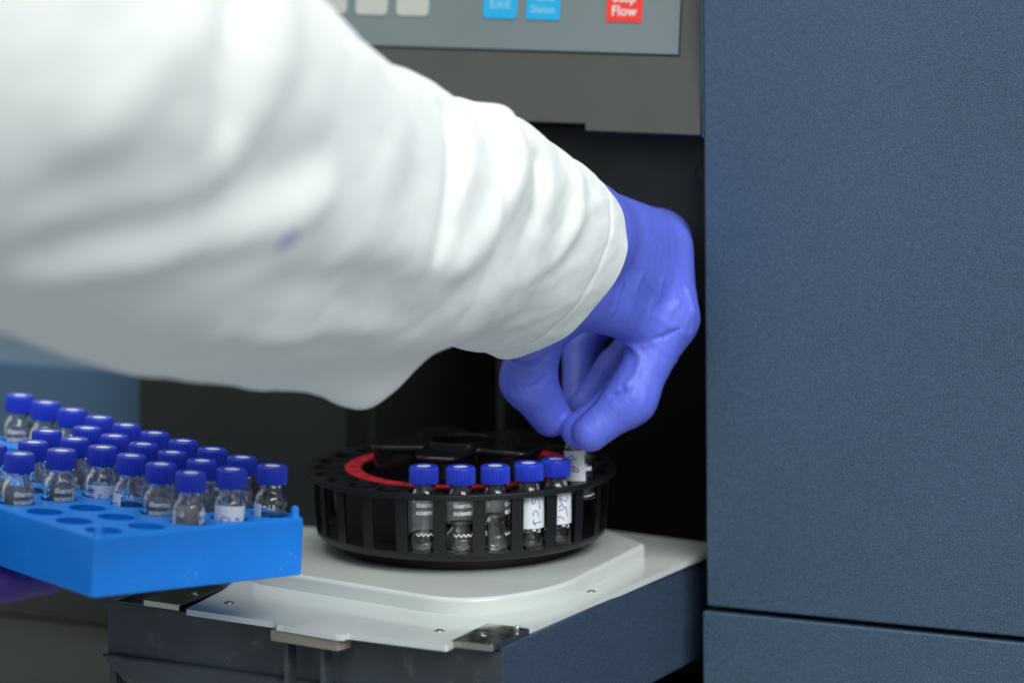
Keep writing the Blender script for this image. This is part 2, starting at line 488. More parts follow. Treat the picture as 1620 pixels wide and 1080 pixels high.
# ------------------------------------------------------------------ drawer
drw = empty('instrument_drawer', 'pulled out drawer with white tray plate, steel corner brackets and dark blue side', 'drawer', (0, 0, -66))
def D(name, b, m, smooth=50):
    o = obj(name, b, m, drw, smooth=smooth); o.location = (0, 0, 66 * MM); return o
FL, FR, BR = Vector((-133.3, -54.6)), Vector((16.5, -142.9)), Vector((94.4, 12.5))
sd = (BR - FR).normalized(); fd = (FR - FL).normalized()
fn = Vector((-fd.y, fd.x)) * -1.0            # outward (towards camera)
if fn.y > 0: fn = -fn
BL = FL + sd * 190; BRR = FR + sd * 205
# side panel
sn = Vector((sd.y, -sd.x))
bm = bmesh.new(); prism(bm, [tuple(FR), tuple(BRR), tuple(BRR - sn * 3), tuple(FR - sn * 3 + sd * 1.5)], -47.5, -7.6, 0.7, 2)
D('side_panel', bm, 'drawer_paint')
bm = bmesh.new(); prism(bm, [tuple(FL + sd * 1), tuple(FL + sd * 1 - sn * -3), tuple(BL + sn * 3), tuple(BL)], -47.5, -9.0, 0.5, 2)
D('side_wall', bm, 'drawer_plastic')
# front wall and flared lip
A, B = FL, FR - fd * 0.2
wp = [tuple(A), tuple(B), tuple(B - fn * 3), tuple(A - fn * 3)]
bm = bmesh.new(); prism(bm, wp, -30, -9.2, 0.4, 2)
D('front_wall', bm, 'drawer_plastic')
t = bmesh.new()
prof = [(-3.0, -29.0), (1.6, -28.2), (2.6, -29.2), (1.2, -37), (-4, -46), (-9, -52), (-11, -51), (-6, -36)]
ra = []
for end, inset in ((A - fd * 1.0, 0), (B, 0)):
    ra.append([t.verts.new((end.x + fn.x * o, end.y + fn.y * o, z)) for o, z in prof])
for p in ra[0][3:]: p.co.x += fd.x * ((-29 - p.co.z) * 1.0); p.co.y += fd.y * ((-29 - p.co.z) * 1.0)
n = len(prof)
for k in range(n): t.faces.new((ra[0][k], ra[0][(k + 1) % n], ra[1][(k + 1) % n], ra[1][k]))
t.faces.new(ra[0][::-1]); t.faces.new(ra[1])
bmesh.ops.recalc_face_normals(t, faces=t.faces)
bmesh.ops.bevel(t, geom=t.edges[:], offset=0.5, segments=2, profile=0.5, affect='EDGES', clamp_overlap=True)
D('front_lip', t, 'drawer_plastic')
bm = bmesh.new(); prism(bm, [tuple(FL + sd * 4 + fd * 3), tuple(FR + sd * 4 - fd * 4), tuple(BRR - fd * 4), tuple(BL + fd * 4)], -40, -13, 0)
D('inner_base', bm, 'drawer_plastic')
bm = bmesh.new()
for p in ((-60.5, -102.3), (-46.8, -110.6)):
    q = Vector(p) + fn * 3.6
    prism(bm, [tuple(q - fd * 1 + fn * 1.2), tuple(q + fd * 1 + fn * 1.2), tuple(q + fd * 1 - fn * 4.5), tuple(q - fd * 1 - fn * 4.5)], -29, -9.6, 0.3, 2)
    o = D('rib', bm, 'drawer_plastic'); bm = bmesh.new()
bm.free()
blk0, blk1 = Vector((-66.0, -103.6)), Vector((-40.6, -121.6))
bm = bmesh.new()
bd = (blk1 - blk0).normalized(); bn = Vector((bd.y, -bd.x))
prism(bm, [tuple(blk0 + bn * 4.2), tuple(blk1 + bn * 4.2), tuple(blk1 - bn * 4), tuple(blk0 - bn * 4)], -12.4, -8.4, 0.4, 2)
D('catch_block', bm, 'beige')
# white plate with cut corners and a front tab
plate = [(-101.2, -83.1), (-66.6, -105.5), (-66.2, -109.4), (-63.5, -110.9), (-43.5, -125.8), (-40.4, -126.6), (-39.7, -123.6), (-3.4, -144.2), (10.5, -109.1), (26.1, -119.5), (95.0, 9.5), (105, 28), (58.5, 58.6), (-60, 140), (-89.4, -49.8)]
bm = bmesh.new(); prism(bm, rounded(plate, [1, 1, 1.5, 1.5, 1.5, 1.5, 1, 1.2, 0.6, 1, 0, 3, 3, 3, 1], 3), -8.2, -6, 0.35, 2)
D('tray_plate', bm, 'white_plate')
# raised rounded platform
platf = rounded([(72.5, 2.0), (37, -78), (2, -101), (-82, -37), (-40, 85), (44, 60)], [6, 62, 55, 14, 20, 20], 14)
bm = bmesh.new(); prism(bm, platf, -6.1, 0, 1.7, 5, top_only=True)
D('platform', bm, 'white_plate')
# steel brackets
bm = bmesh.new(); prism(bm, rounded([(-2.2, -138.4), (12.8, -146.2), (26.2, -120.2), (11.1, -109.8)], 0.8, 3), -7.9, -5.6, 0.3, 2)
D('corner_bracket', bm, 'steel')
bm = bmesh.new(); prism(bm, rounded([(-104.3, -77.4), (-89.8, -45), (-104, -36), (-118.6, -68.2)], 0.8, 3), -7.9, -5.6, 0.3, 2)
D('corner_bracket', bm, 'steel')
def screw(x, y, z, r=2.6):
    b = bmesh.new()
    lathe(b, [(0, 0.15), (r * 0.25, 0.12), (r * 0.28, 0.55), (r * 0.6, 0.5), (r * 0.62, 0.15), (r, 0.1), (r, -0.3)], 20, mtx=Matrix.Translation((x, y, z)))
    D('screw', b, 'steel')
    b = bmesh.new()
    lathe(b, [(r * 1.05, 0.06), (r * 1.9, 0.05), (r * 1.95, -0.1)], 24, mtx=Matrix.Translation((x, y, z)))
    D('screw_recess', b, 'white_plate' if z < -5.9 else 'steel')
for x, y in ((-86.0, -72.9), (-6.5, -120.8), (49.6, -57.0)): screw(x, y, -6, 1.9)
screw(-100.2, -58.3, -5.6, 1.5); screw(9.0, -128.0, -5.6, 1.7)
bm = bmesh.new()
lathe(bm, [(0, 2.0), (0.8, 1.9), (1.2, 1.2), (1.2, 0)], 16, mtx=Matrix.Translation((21.5, -124.0, -5.7)))
D('stud', bm, 'steel')

# ------------------------------------------------------------------ vial carousel
car = empty('vial_carousel', 'round black vial carousel with red number ring standing on white tray plate', 'carousel')
NP = 24; RH = 52.0
hole = [(RH * math.sin(rad(15 * k)), -RH * math.cos(rad(15 * k)), 6.15) for k in range(NP)]
outer = [(60.5 * math.sin(2 * math.pi * k / 192), -60.5 * math.cos(2 * math.pi * k / 192)) for k in range(192)]
inner = (0, 0, 38.5)
t = bmesh.new()
def loop(tb, pts):
    vs = [tb.verts.new((p[0], p[1], 0)) for p in pts]
    return [tb.edges.new((vs[i], vs[(i + 1) % len(vs)])) for i in range(len(vs))]
ed = loop(t, outer)
ed += loop(t, [(38.5 * math.cos(2 * math.pi * k / 96), 38.5 * math.sin(2 * math.pi * k / 96)) for k in range(96)])
for x, y, r in hole:
    ed += loop(t, [(x + r * math.cos(2 * math.pi * k / 32), y + r * math.sin(2 * math.pi * k / 32)) for k in range(32)])
bmesh.ops.triangle_fill(t, use_beauty=True, use_dissolve=False, edges=ed, normal=(0, 0, 1))
g = bmesh.ops.extrude_face_region(t, geom=t.faces[:])
bmesh.ops.translate(t, vec=(0, 0, -1.8), verts=[v for v in g['geom'] if isinstance(v, bmesh.types.BMVert)])
bmesh.ops.recalc_face_normals(t, faces=t.faces)
bmesh.ops.translate(t, vec=(0, 0, 31), verts=t.verts)
obj('top_disc', t, 'black_plastic', car)
bm = bmesh.new()                                    # thin raised rim edge
lathe(bm, [(60.2, 30.95), (60.75, 31.15), (60.9, 30.7), (60.9, 29.2), (60.5, 28.9), (58.8, 29.0), (58.8, 30.9)], 192)
obj('rim', bm, 'black_plastic', car)
bm = bmesh.new()
lathe(bm, [(58.3, 29.3), (58.2, 28.5), (56.6, 28.5), (56.6, 29.3)], 144)
obj('upper_band', bm, 'black_plastic', car)
bm = bmesh.new()
lathe(bm, [(55.2, 8.6), (56.9, 8.6), (57.0, 8.2), (56.6, 6.6), (55.2, 5.3), (52.6, 4.6), (47.0, 4.5), (46.4, 3.9), (46.1, 0.7), (45.6, 0.12), (42, 0.1), (42, 8.0), (55.2, 8.0)], 144)
obj('lower_band', bm, 'black_plastic', car)
bm = bmesh.new()
lathe(bm, [(44.8, 28.4), (44.8, 7.6)], 120)
lathe(bm, [(44.8, 7.9), (55.6, 7.9)], 120)
obj('inner_wall', bm, 'black', car)
rb = bmesh.new()
hw = 2.4
pr = []
for r0, r1, z in ((58.1, 56.7, 28.7), (57.7, 56.2, 18), (56.9, 55.3, 8.4)):
    pr.append([(-hw, -r0 + 0.07, z), (0, -r0 - 0.05, z), (hw, -r0 + 0.07, z), (hw - 0.9, -r1, z), (-hw + 0.9, -r1, z)])
rv = [[rb.verts.new(p) for p in q] for q in pr]
for a, b in zip(rv[:-1], rv[1:]):
    for k in range(5): rb.faces.new((a[k], a[(k + 1) % 5], b[(k + 1) % 5], b[k]))
rb.faces.new(rv[0]); rb.faces.new(rv[-1][::-1])
bmesh.ops.recalc_face_normals(rb, faces=rb.faces)
rib_me = mesh_from_bm('rib', rb, 30); rib_me.materials.append(M['black_plastic'])
for k in range(NP):
    o = obj('rib', rib_me, None, car); o.rotation_euler = (0, 0, rad(15 * k + 7.5))
bm = bmesh.new()
lathe(bm, [(39.6, 30.9), (39.6, 31.2), (45.4, 31.2), (45.4, 30.9)], 160)
ring = obj('number_ring', bm, 'red', car)
bm = bmesh.new()
for k in range(NP):
    vs, fs = text_polys(str(2 * k + 1 if k else 48), 4.6, 'CENTER', 1.0, 0.14)
    a = rad(-15 * k + 0)
    def f(v, a=a):
        x, y = v[0], v[1] - 43.7 + 0.0
        return (x * math.cos(a) - y * math.sin(a), x * math.sin(a) + y * math.cos(a), 31.26)
    add_polys(bm, vs, fs, f)
obj('numerals', bm, 'ink', ring, smooth=None)
bm = bmesh.new()
lathe(bm, [(38.6, 30.8), (38.2, 30.4), (37.6, 27.4), (0, 27.2)], 96)
obj('bowl', bm, 'black_gloss', car)
# wavy five-lobed hand knob with an overhanging rounded lip
def lobe(th, grow=0.0):
    c = math.cos(5 * (th - rad(182)))
    return 35.0 - 17.0 * ((1 - c) / 2) ** 1.8 + grow
NK = 200
t = bmesh.new()
prof = [(-0.6, 27.2), (-0.8, 37.8), (-0.3, 38.4), (0.5, 38.9), (0.9, 39.8), (0.5, 40.7), (-0.6, 41.1), (-2.2, 40.9), (-5.0, 40.3)]
rings = []
for gq, z in prof:
    rings.append([t.verts.new((lobe(2 * math.pi * k / NK, gq) * math.cos(2 * math.pi * k / NK), lobe(2 * math.pi * k / NK, gq) * math.sin(2 * math.pi * k / NK), z)) for k in range(NK)])
rings.append([t.verts.new((11.5 * math.cos(2 * math.pi * k / NK), 11.5 * math.sin(2 * math.pi * k / NK), 40.6)) for k in range(NK)])
for a, b in zip(rings[:-1], rings[1:]):
    for k in range(NK): t.faces.new((a[k], a[(k + 1) % NK], b[(k + 1) % NK], b[k]))
bmesh.ops.recalc_face_normals(t, faces=t.faces)
knob = obj('knob', t, 'black_gloss', car, smooth=60)
bm = bmesh.new()
lathe(bm, [(13.2, 40.4), (13.2, 41.6), (12.6, 42.1), (11.6, 42.0), (11.2, 41.4), (11.0, 30), (0, 29.9)], 64)
obj('hub', bm, 'black_gloss', knob)

# ------------------------------------------------------------------ vials
gl = bmesh.new()
lathe(gl, [(0, 0.35), (3.6, 0.2), (4.9, 0.0), (5.5, 0.25), (5.8, 0.9), (5.8, 19.6), (5.72, 20.6), (5.35, 21.6), (4.75, 22.6), (4.35, 23.3), (4.2, 24.0), (4.2, 30.6), (3.0, 30.6), (3.0, 24.0), (3.3, 23.0), (4.0, 21.9), (4.6, 20.8), (4.8, 19.6), (4.8, 2.2), (4.4, 1.4), (3.2, 1.2), (0, 1.5)], 48)
GLASS = mesh_from_bm('glass', gl, 180); GLASS.materials.append(M['glass'])
cp = bmesh.new()
NR = 36
prof = [(5.15, 26.0, 0), (5.5, 26.2, 1), (5.5, 31.6, 1), (5.25, 32.3, 0.3), (4.9, 32.6, 0), (3.0, 32.62, 0), (2.8, 32.4, 0), (2.7, 32.0, 0)]
rings = []
for r, z, kn in prof:
    ring_ = []
    for k in range(NR * 4):
        a = 2 * math.pi * k / (NR * 4)
        rr = r + (0.16 if k % 4 in (1, 2) else -0.20) * kn
        ring_.append(cp.verts.new((rr * math.sin(a), -rr * math.cos(a), z)))
    rings.append(ring_)
inner_ = [cp.verts.new((4.3 * math.sin(2 * math.pi * k / (NR * 4)), -4.3 * math.cos(2 * math.pi * k / (NR * 4)), 26.1)) for k in range(NR * 4)]
up = [cp.verts.new((4.3 * math.sin(2 * math.pi * k / (NR * 4)), -4.3 * math.cos(2 * math.pi * k / (NR * 4)), 30.8)) for k in range(NR * 4)]
rings = [up, inner_] + rings
for a, b in zip(rings[:-1], rings[1:]):
    for k in range(NR * 4): cp.faces.new((a[k], a[(k + 1) % (NR * 4)], b[(k + 1) % (NR * 4)], b[k]))
bmesh.ops.recalc_face_normals(cp, faces=cp.faces)
CAP = mesh_from_bm('cap', cp, 40); CAP.materials.append(M['cap_blue'])
sp = bmesh.new(); lathe(sp, [(2.75, 31.0), (2.75, 32.4), (2.4, 32.48), (0, 32.5)], 32)
SEPTUM = mesh_from_bm('septum', sp, 40); SEPTUM.materials.append(M['septum'])

def liquid_mesh(h):
    b = bmesh.new()
    lathe(b, [(0, 1.45), (3.2, 1.15), (4.4, 1.35), (4.83, 2.2), (4.83, h + 0.5), (4.5, h + 0.12), (3.8, h), (0, h - 0.05)], 40)
    m = mesh_from_bm('liquid', b, 180); m.materials.append(M['liquid']); return m
LIQ = {h: liquid_mesh(h) for h in (7.0, 11.0, 13.5, 6.0)}

pb = bmesh.new()
PW = wrap(5.84)
for body, x, z, size in (('thermo', -3.3, 17.9, 2.75), ('scientific', -3.3, 15.0, 2.75)):
    vs, fs = text_polys(body, size, 'LEFT', 1.02, 0.07 if body == 'thermo' else 0.04)
    add_polys(pb, [(v[0] + x, v[1] + z) for v in vs], fs, PW)
zz = []
for k in range(9): zz.append((-3.2 + k * 0.95, 7.9 if k % 2 == 0 else 6.9))
vs, fs = stroke(zz, 0.33, 3); add_polys(pb, vs, fs, PW)
for num, z in (('1.5', 17.6), ('1.0', 12.3), ('.5', 7.0)):
    vs, fs = text_polys(num, 2.3, 'LEFT', 1.0, 0.03)
    add_polys(pb, [(v[0] - 12.0, v[1] + z) for v in vs], fs, PW)
    vs, fs = [(-13.9, z + 0.6), (-12.5, z + 0.6), (-12.5, z + 1.1), (-13.9, z + 1.1)], [(0, 1, 2, 3)]
    add_polys(pb, vs, fs, PW)
PRINT = mesh_from_bm('print', pb, None); PRINT.materials.append(M['print_white'])

def label_mesh(z0, z1, half, m='paper'):
    b = bmesh.new()
    n = 24; R = 5.87
    if True:
        lo = [b.verts.new((R * math.sin(-half + 2 * half * k / n), -R * math.cos(-half + 2 * half * k / n), z0)) for k in range(n + 1)]
        hi = [b.verts.new((R * math.sin(-half + 2 * half * k / n), -R * math.cos(-half + 2 * half * k / n), z1)) for k in range(n + 1)]
        for k in range(n): b.faces.new((lo[k], lo[k + 1], hi[k + 1], hi[k]))
    me = mesh_from_bm('label', b, 180); me.materials.append(M[m]); return me
LAB_FRONT = label_mesh(8.4, 20.0, 1.15)
LAB_BACK = label_mesh(6.6, 19.6, 1.5, 'paper_shaded')
LAB_HALF = label_mesh(7.4, 19.2, 0.8)
LAB_TAB = label_mesh(11.2, 12.8, 0.35)

def ink_mesh(strokes, R=5.91, wd=0.34):
    b = bmesh.new()
    for s in strokes:
        vs, fs = stroke(s, wd); add_polys(b, vs, fs, wrap(R))
    m = mesh_from_bm('handwriting', b, None); m.materials.append(M['pen']); return m
def cvt(L, cx, y0, k=45.1, z0=22.0):
    return [[((x - cx) / k, z0 - (y - y0) / k) for x, y in s] for s in L]
INK_5 = ink_mesh(cvt([[(515, 250), (490, 300), (512, 332), (545, 318), (570, 240), (600, 240), (625, 300), (645, 430)], [(640, 390), (648, 435)],
                      [(520, 545), (512, 500), (540, 460), (580, 465), (610, 510), (612, 555)],
                      [(530, 600), (510, 640), (520, 665), (600, 662), (675, 655)], [(495, 668), (522, 665), (556, 715)]], 540, 150))
INK_25 = ink_mesh(cvt([[(1090, 200), (1108, 260), (1090, 297), (1030, 270), (960, 235), (985, 300), (1030, 385)], [(985, 340), (950, 390)],
                       [(945, 445), (1010, 425), (1070, 385), (1090, 440), (1105, 530)], [(1100, 520), (1112, 560)],
                       [(915, 550), (970, 553), (1010, 575), (1042, 615)], [(925, 590), (938, 606)]], 1050, 70))
INK_2A = ink_mesh([[(-1.4, 16.6), (-0.6, 17.4), (0.4, 17.2), (0.2, 16.0), (-1.2, 15.0), (-0.6, 14.6)], [(1.0, 16.4), (1.6, 15.6)],
                   [(-1.2, 13.4), (0.6, 13.0), (2.0, 12.2), (1.8, 11.2), (0.2, 11.4), (-1.0, 12.0)], [(0.4, 13.2), (0.2, 11.2)]], wd=0.4)
INK_LOOP = ink_mesh([[(-3.0, 15.2), (-2.0, 16.2), (-0.4, 16.0), (0.6, 15.2), (-0.6, 14.4), (-2.0, 14.6), (-3.0, 15.2)], [(2.4, 15.0), (3.2, 16.0), (3.6, 15.2)], [(3.4, 14.6), (4.2, 15.6)]])
INK_C = ink_mesh([[(-2.2, 16.2), (-3.0, 15.4), (-2.4, 14.6)], [(1.2, 15.0), (2.0, 15.8), (1.6, 14.6)], [(2.6, 16.0), (3.3, 15.2), (3.0, 14.2)]])

def make_vial(label, loc, rot, group, turn=0.0, liquid=None, front=None, back=None, ink=None, half=None, tab=False):
    """turn = rotation of the printed body about its axis"""
    v = empty('sample_vial', label, 'vial', loc, rot, group)
    g = obj('glass', GLASS, None, v)
    c = obj('cap', CAP, None, v); c.rotation_euler = (0, 0, random.uniform(0, 6.28))
    obj('septum', SEPTUM, None, c)
    p = obj('print', PRINT, None, v); p.rotation_euler = (0, 0, turn)
    if liquid: obj('liquid', LIQ[liquid], None, v)
    if front is not None:
        l = obj('label', LAB_FRONT, None, v); l.rotation_euler = (0, 0, front)
        if ink: obj('handwriting', ink, None, l)
    if half is not None:
        l = obj('label', LAB_HALF, None, v); l.rotation_euler = (0, 0, half)
        if ink and front is None: obj('handwriting', ink, None, l)
    if tab:
        l2 = obj('label_tab', LAB_TAB, None, v); l2.rotation_euler = (0, 0, rad(30))
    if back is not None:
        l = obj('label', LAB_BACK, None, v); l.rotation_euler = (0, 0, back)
    return v

def cpos(deg): return (RH * math.sin(rad(deg)), -RH * math.cos(rad(deg)), 8.0)
G1 = 'vials standing in the carousel'
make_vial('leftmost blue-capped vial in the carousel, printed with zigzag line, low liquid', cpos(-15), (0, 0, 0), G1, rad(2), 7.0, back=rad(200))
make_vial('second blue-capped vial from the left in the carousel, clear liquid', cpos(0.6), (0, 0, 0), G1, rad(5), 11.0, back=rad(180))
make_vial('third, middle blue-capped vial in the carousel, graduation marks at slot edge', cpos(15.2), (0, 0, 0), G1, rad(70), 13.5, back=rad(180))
make_vial('carousel vial with white label handwritten in blue, 5 at the top', cpos(30.4), (0, 0, 0), G1, rad(150), 6.0, front=rad(22), ink=INK_5)
make_vial('rightmost capped vial in the carousel, white label handwritten 2.5', cpos(45), (0, 0, 0), G1, rad(160), 6.0, front=rad(33), ink=INK_25)
tilt = Vector((44.7, -25.5, 56.0)) - Vector((46.9, -26.5, 23.2))
q6 = Vector((0, 0, 1)).rotation_difference(tilt.normalized()).to_euler()
make_vial('tilted vial labelled 2A lifted from the carousel by gloved fingers', (46.9, -26.5, 23.2), q6, 'vials standing in the carousel', rad(120), None, half=rad(-26), ink=INK_2A, tab=True)

# ------------------------------------------------------------------ blue rack held above the drawer
# local frame: x along the short side, y along the long side, z up; origin at the cap-top height of hole (0, 0)
PT = 18.28
RZ = (Matrix.Rotation(rad(40.93), 3, 'Z') @ Matrix.Rotation(rad(2.03), 3, 'X') @ Matrix.Rotation(rad(3.24), 3, 'Y'))
R4 = RZ.to_4x4()
T0 = Vector((-122.0, -159.0, 56.33))
def rk(x, y, z): return T0 + RZ @ Vector((x, y, z))
rack = empty('vial_rack', 'bright blue plastic vial rack tilted above the drawer, half full of vials', 'rack', tuple(rk(0, 0, -38.6)), RZ.to_euler())
ZT = 38.6 - 17.6                                   # rack top above its base
X0, X1, Y0, Y1 = -10.6, 4 * PT + 8.6, -10.6, 9 * PT + 10
hl = [(i * PT, j * PT, 6.6) for i in range(5) for j in range(10)]
t = plate_with_holes(rounded([(X0 + 1, Y0 + 1), (X1 - 1, Y0 + 1), (X1 - 1, Y1 - 1), (X0 + 1, Y1 - 1)], 1.2, 4), hl)
g = bmesh.ops.extrude_face_region(t, geom=t.faces[:])
bmesh.ops.translate(t, vec=(0, 0, -1.8), verts=[v for v in g['geom'] if isinstance(v, bmesh.types.BMVert)])
bmesh.ops.recalc_face_normals(t, faces=t.faces)
bmesh.ops.translate(t, vec=(0, 0, ZT - 0.35), verts=t.verts)
obj('top_plate', t, 'rack_blue', rack)
# walls: one rounded skirt
def ringed(x0, x1, y0, y1, r): return rounded([(x0, y0), (x1, y0), (x1, y1), (x0, y1)], r, 6)
sk = [(0, 0.4, 0.4), (0.4, 0, 0), (0.35, ZT - 1.2, 0), (0.55, ZT - 0.45, 0), (1.0, ZT - 0.05, 0), (1.7, ZT - 0.1, 0), (2.0, ZT - 0.5, 0), (2.2, 0.0, 0)]
t = bmesh.new(); rr = []
for ins, z, _ in [(0.0, 0.6, 0), (0.25, 0.1, 0), (0.6, 0.0, 0)][::-1] + [(0.0, 6.0, 0), (0.25, ZT - 1.4, 0), (0.45, ZT - 0.6, 0), (0.95, ZT - 0.1, 0), (1.5, ZT, 0), (1.9, ZT - 0.2, 0), (2.1, ZT - 0.7, 0), (2.3, 0.0, 0)]:
    rr.append([t.verts.new((p[0], p[1], z)) for p in ringed(X0 + ins, X1 - ins, Y0 + ins, Y1 - ins, max(2.2 - ins, 0.4))])
rr.append(rr[0])
for a, b in zip(rr[:-1], rr[1:]):
    n = len(a)
    for k in range(n): t.faces.new((a[k], a[(k + 1) % n], b[(k + 1) % n], b[k]))
bmesh.ops.recalc_face_normals(t, faces=t.faces)
obj('skirt', t, 'rack_blue', rack, smooth=50)
# hole lip and socket tube, shared mesh
t = bmesh.new()
lathe(t, [(6.6, -0.3), (6.65, 0.05), (6.95, 0.2), (7.3, 0.02), (7.35, -0.3)], 32)
lathe(t, [(6.6, -0.3), (6.5, -18.6), (0, -18.8)], 32)
SOCK = mesh_from_bm('socket', t, 40); SOCK.materials.append(M['rack_blue'])
for x, y, r in hl:
    obj('socket', SOCK, None, rack, (x, y, ZT - 0.35))
t = bmesh.new()
lathe(t, [(2.4, -1.0), (2.1, 0.0), (1.7, 0.8), (1.6, 2.4), (1.45, 3.2), (1.1, 3.8), (0.55, 4.15), (0, 4.2)], 20)
PEG = mesh_from_bm('peg', t, 60); PEG.materials.append(M['rack_blue'])
for x, y in ((X0 + 2.8, Y0 + 2.8), (X1 - 3.2, Y0 + 2.8), (X0 + 2.8, Y1 - 2.8), (X1 - 3.2, Y1 - 2.8)):
    obj('peg', PEG, None, rack, (x, y, ZT - 0.2))
bm = bmesh.new(); add_box(bm, X0 + 2.5, X1 - 2.5, Y0 + 2.5, Y1 - 2.5, 0.3, 1.6); obj('bottom_plate', bm, 'rack_blue', rack)

rows = {4: 'row nearest the carousel', 3: 'second row from the carousel side', 2: 'middle row', 1: 'second row from the outer left side', 0: 'outermost left row'}
pos = ['near-end', 'second', 'third', 'fourth', 'fifth', 'sixth', 'seventh', 'eighth', 'ninth', 'tenth and farthest']
spec = {}
for j in range(10): spec[(4, j)] = {}
for j in range(6): spec[(3, j)] = {}
for j in range(6): spec[(2, j)] = {}
for k in ((1, 3), (1, 4), (0, 3), (0, 4)): spec[k] = {}
# turn: 0 = the maker's name faces the camera side of the rack frame
V = rad(-40.9)
spec[(4, 0)] = dict(turn=V + rad(112), half=V + rad(-75))
spec[(3, 0)] = dict(turn=V + rad(150), front=V, ink=INK_LOOP)
spec[(2, 0)] = dict(turn=V + rad(76))
spec[(2, 1)] = dict(turn=V + rad(2))
spec[(2, 2)] = dict(turn=V + rad(108), half=V + rad(-72), ink=INK_C)
spec[(2, 3)] = dict(turn=V + rad(-45), half=V + rad(30), ink=INK_C)
spec[(1, 3)] = dict(turn=V + rad(22))
spec[(0, 3)] = dict(turn=V + rad(28))
spec[(4, 1)] = dict(turn=V + rad(125))
for (i, j), s in sorted(spec.items()):
    s = dict(s)
    if 'turn' not in s: s['turn'] = random.uniform(0, 6.28)
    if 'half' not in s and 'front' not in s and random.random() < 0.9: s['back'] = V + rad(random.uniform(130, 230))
    extra = ''
    if (i, j) == (3, 0): lab = 'blue-capped vial with white label and blue pen loops at the rack front'
    else: lab = 'blue-capped glass vial, %s in the rack\'s %s' % (pos[j] if (i > 1) else {3: 'nearest', 4: 'second'}[j], rows[i])
    p = rk(i * PT, j * PT, -32.6)
    make_vial(lab, tuple(p), RZ.to_euler(), 'vials in the blue rack', **s)

# ------------------------------------------------------------------ signed-distance hands
def surface_nets(d, lo, h):
    s = d < 0
    nx, ny, nz = d.shape
    cs = np.zeros((nx - 1, ny - 1, nz - 1), np.int8)
    for i in (0, 1):
        for j in (0, 1):
            for k in (0, 1):
                cs += s[i:nx - 1 + i, j:ny - 1 + j, k:nz - 1 + k]
    act = (cs > 0) & (cs < 8)
    ix = np.argwhere(act)
    idx = -np.ones(act.shape, np.int64); idx[act] = np.arange(len(ix))
    P = np.zeros((len(ix), 3)); C_ = np.zeros(len(ix))
    corners = [(i, j, k) for i in (0, 1) for j in (0, 1) for k in (0, 1)]
    for a in corners:
        for b in corners:
            if a < b and sum(abs(np.array(a) - b)) == 1:
                da = d[ix[:, 0] + a[0], ix[:, 1] + a[1], ix[:, 2] + a[2]]; db = d[ix[:, 0] + b[0], ix[:, 1] + b[1], ix[:, 2] + b[2]]
                m = (da < 0) != (db < 0)
                t = np.where(m, da / np.where(m, da - db, 1), 0)
                for c in range(3):
                    P[:, c] += np.where(m, a[c] + t * (b[c] - a[c]), 0)
                C_ += m
    P = (ix + P / C_[:, None]) * h + lo
    F = []
    for ax in range(3):
        o = [x for x in range(3) if x != ax]
        sl0 = [slice(1, -1)] * 3; sl0[ax] = slice(0, -1)
        sl1 = [slice(1, -1)] * 3; sl1[ax] = slice(1, None)
        a = s[tuple(sl0)]; b = s[tuple(sl1)]
        e = np.argwhere(a != b)
        inside = a[tuple(e.T)]
        base = e.copy(); base[:, o[0]] += 1; base[:, o[1]] += 1
        q = []
        for du, dv in ((-1, -1), (0, -1), (0, 0), (-1, 0)):
            c = base.copy(); c[:, o[0]] += du; c[:, o[1]] += dv
            q.append(idx[c[:, 0], c[:, 1], c[:, 2]])
        q = np.stack(q, 1)
        flip = inside if ax != 1 else ~inside
        q = np.where(flip[:, None], q, q[:, ::-1])
        F.append(q)
    return P, np.concatenate(F)

def smin(a, b, k):
    h = np.clip(0.5 + 0.5 * (b - a) / k, 0, 1)
    return b * (1 - h) + a * h - k * h * (1 - h)

class SDF:
    def __init__(self, lo, hi, h):
        self.lo = np.array(lo, float); self.h = h
        ax = [np.arange(lo[i], hi[i] + h, h, dtype=np.float32) for i in range(3)]
        self.X = np.meshgrid(*ax, indexing='ij')
    def cone(self, a, b, ra, rb):
        a = np.array(a, np.float32); ab = np.array(b, np.float32) - a
        X, Y, Z = self.X
        t = ((X - a[0]) * ab[0] + (Y - a[1]) * ab[1] + (Z - a[2]) * ab[2]) / max(float(ab @ ab), 1e-6)
        t = np.clip(t, 0, 1)
        dx = X - a[0] - t * ab[0]; dy = Y - a[1] - t * ab[1]; dz = Z - a[2] - t * ab[2]
        return np.sqrt(dx * dx + dy * dy + dz * dz) - (ra + (rb - ra) * t)
    def chain(self, pts, rs, k=2.0):
        d = None
        for i in range(len(pts) - 1):
            c = self.cone(pts[i], pts[i + 1], rs[i], rs[i + 1])
            d = c if d is None else smin(d, c, k)
        return d

def np_object(name, P, F, m, parent, smooth_iter=2):
    me = bpy.data.meshes.new(name)
    me.from_pydata((P * MM).tolist(), [], F.tolist())
    me.polygons.foreach_set('use_smooth', [True] * len(me.polygons))
    me.update()
    if smooth_iter:
        b = bmesh.new(); b.from_mesh(me)
        for _ in range(smooth_iter):
            bmesh.ops.smooth_vert(b, verts=b.verts, factor=0.5, use_axis_x=True, use_axis_y=True, use_axis_z=True)
        bmesh.ops.recalc_face_normals(b, faces=b.faces)
        b.to_mesh(me); b.free()
    me.materials.append(M[m])
    o = bpy.data.objects.new(name, me); COL.objects.link(o); o.parent = parent
    return o

person = empty('person', 'person in white lab coat and blue gloves lifting a vial, other hand under rack', 'person')

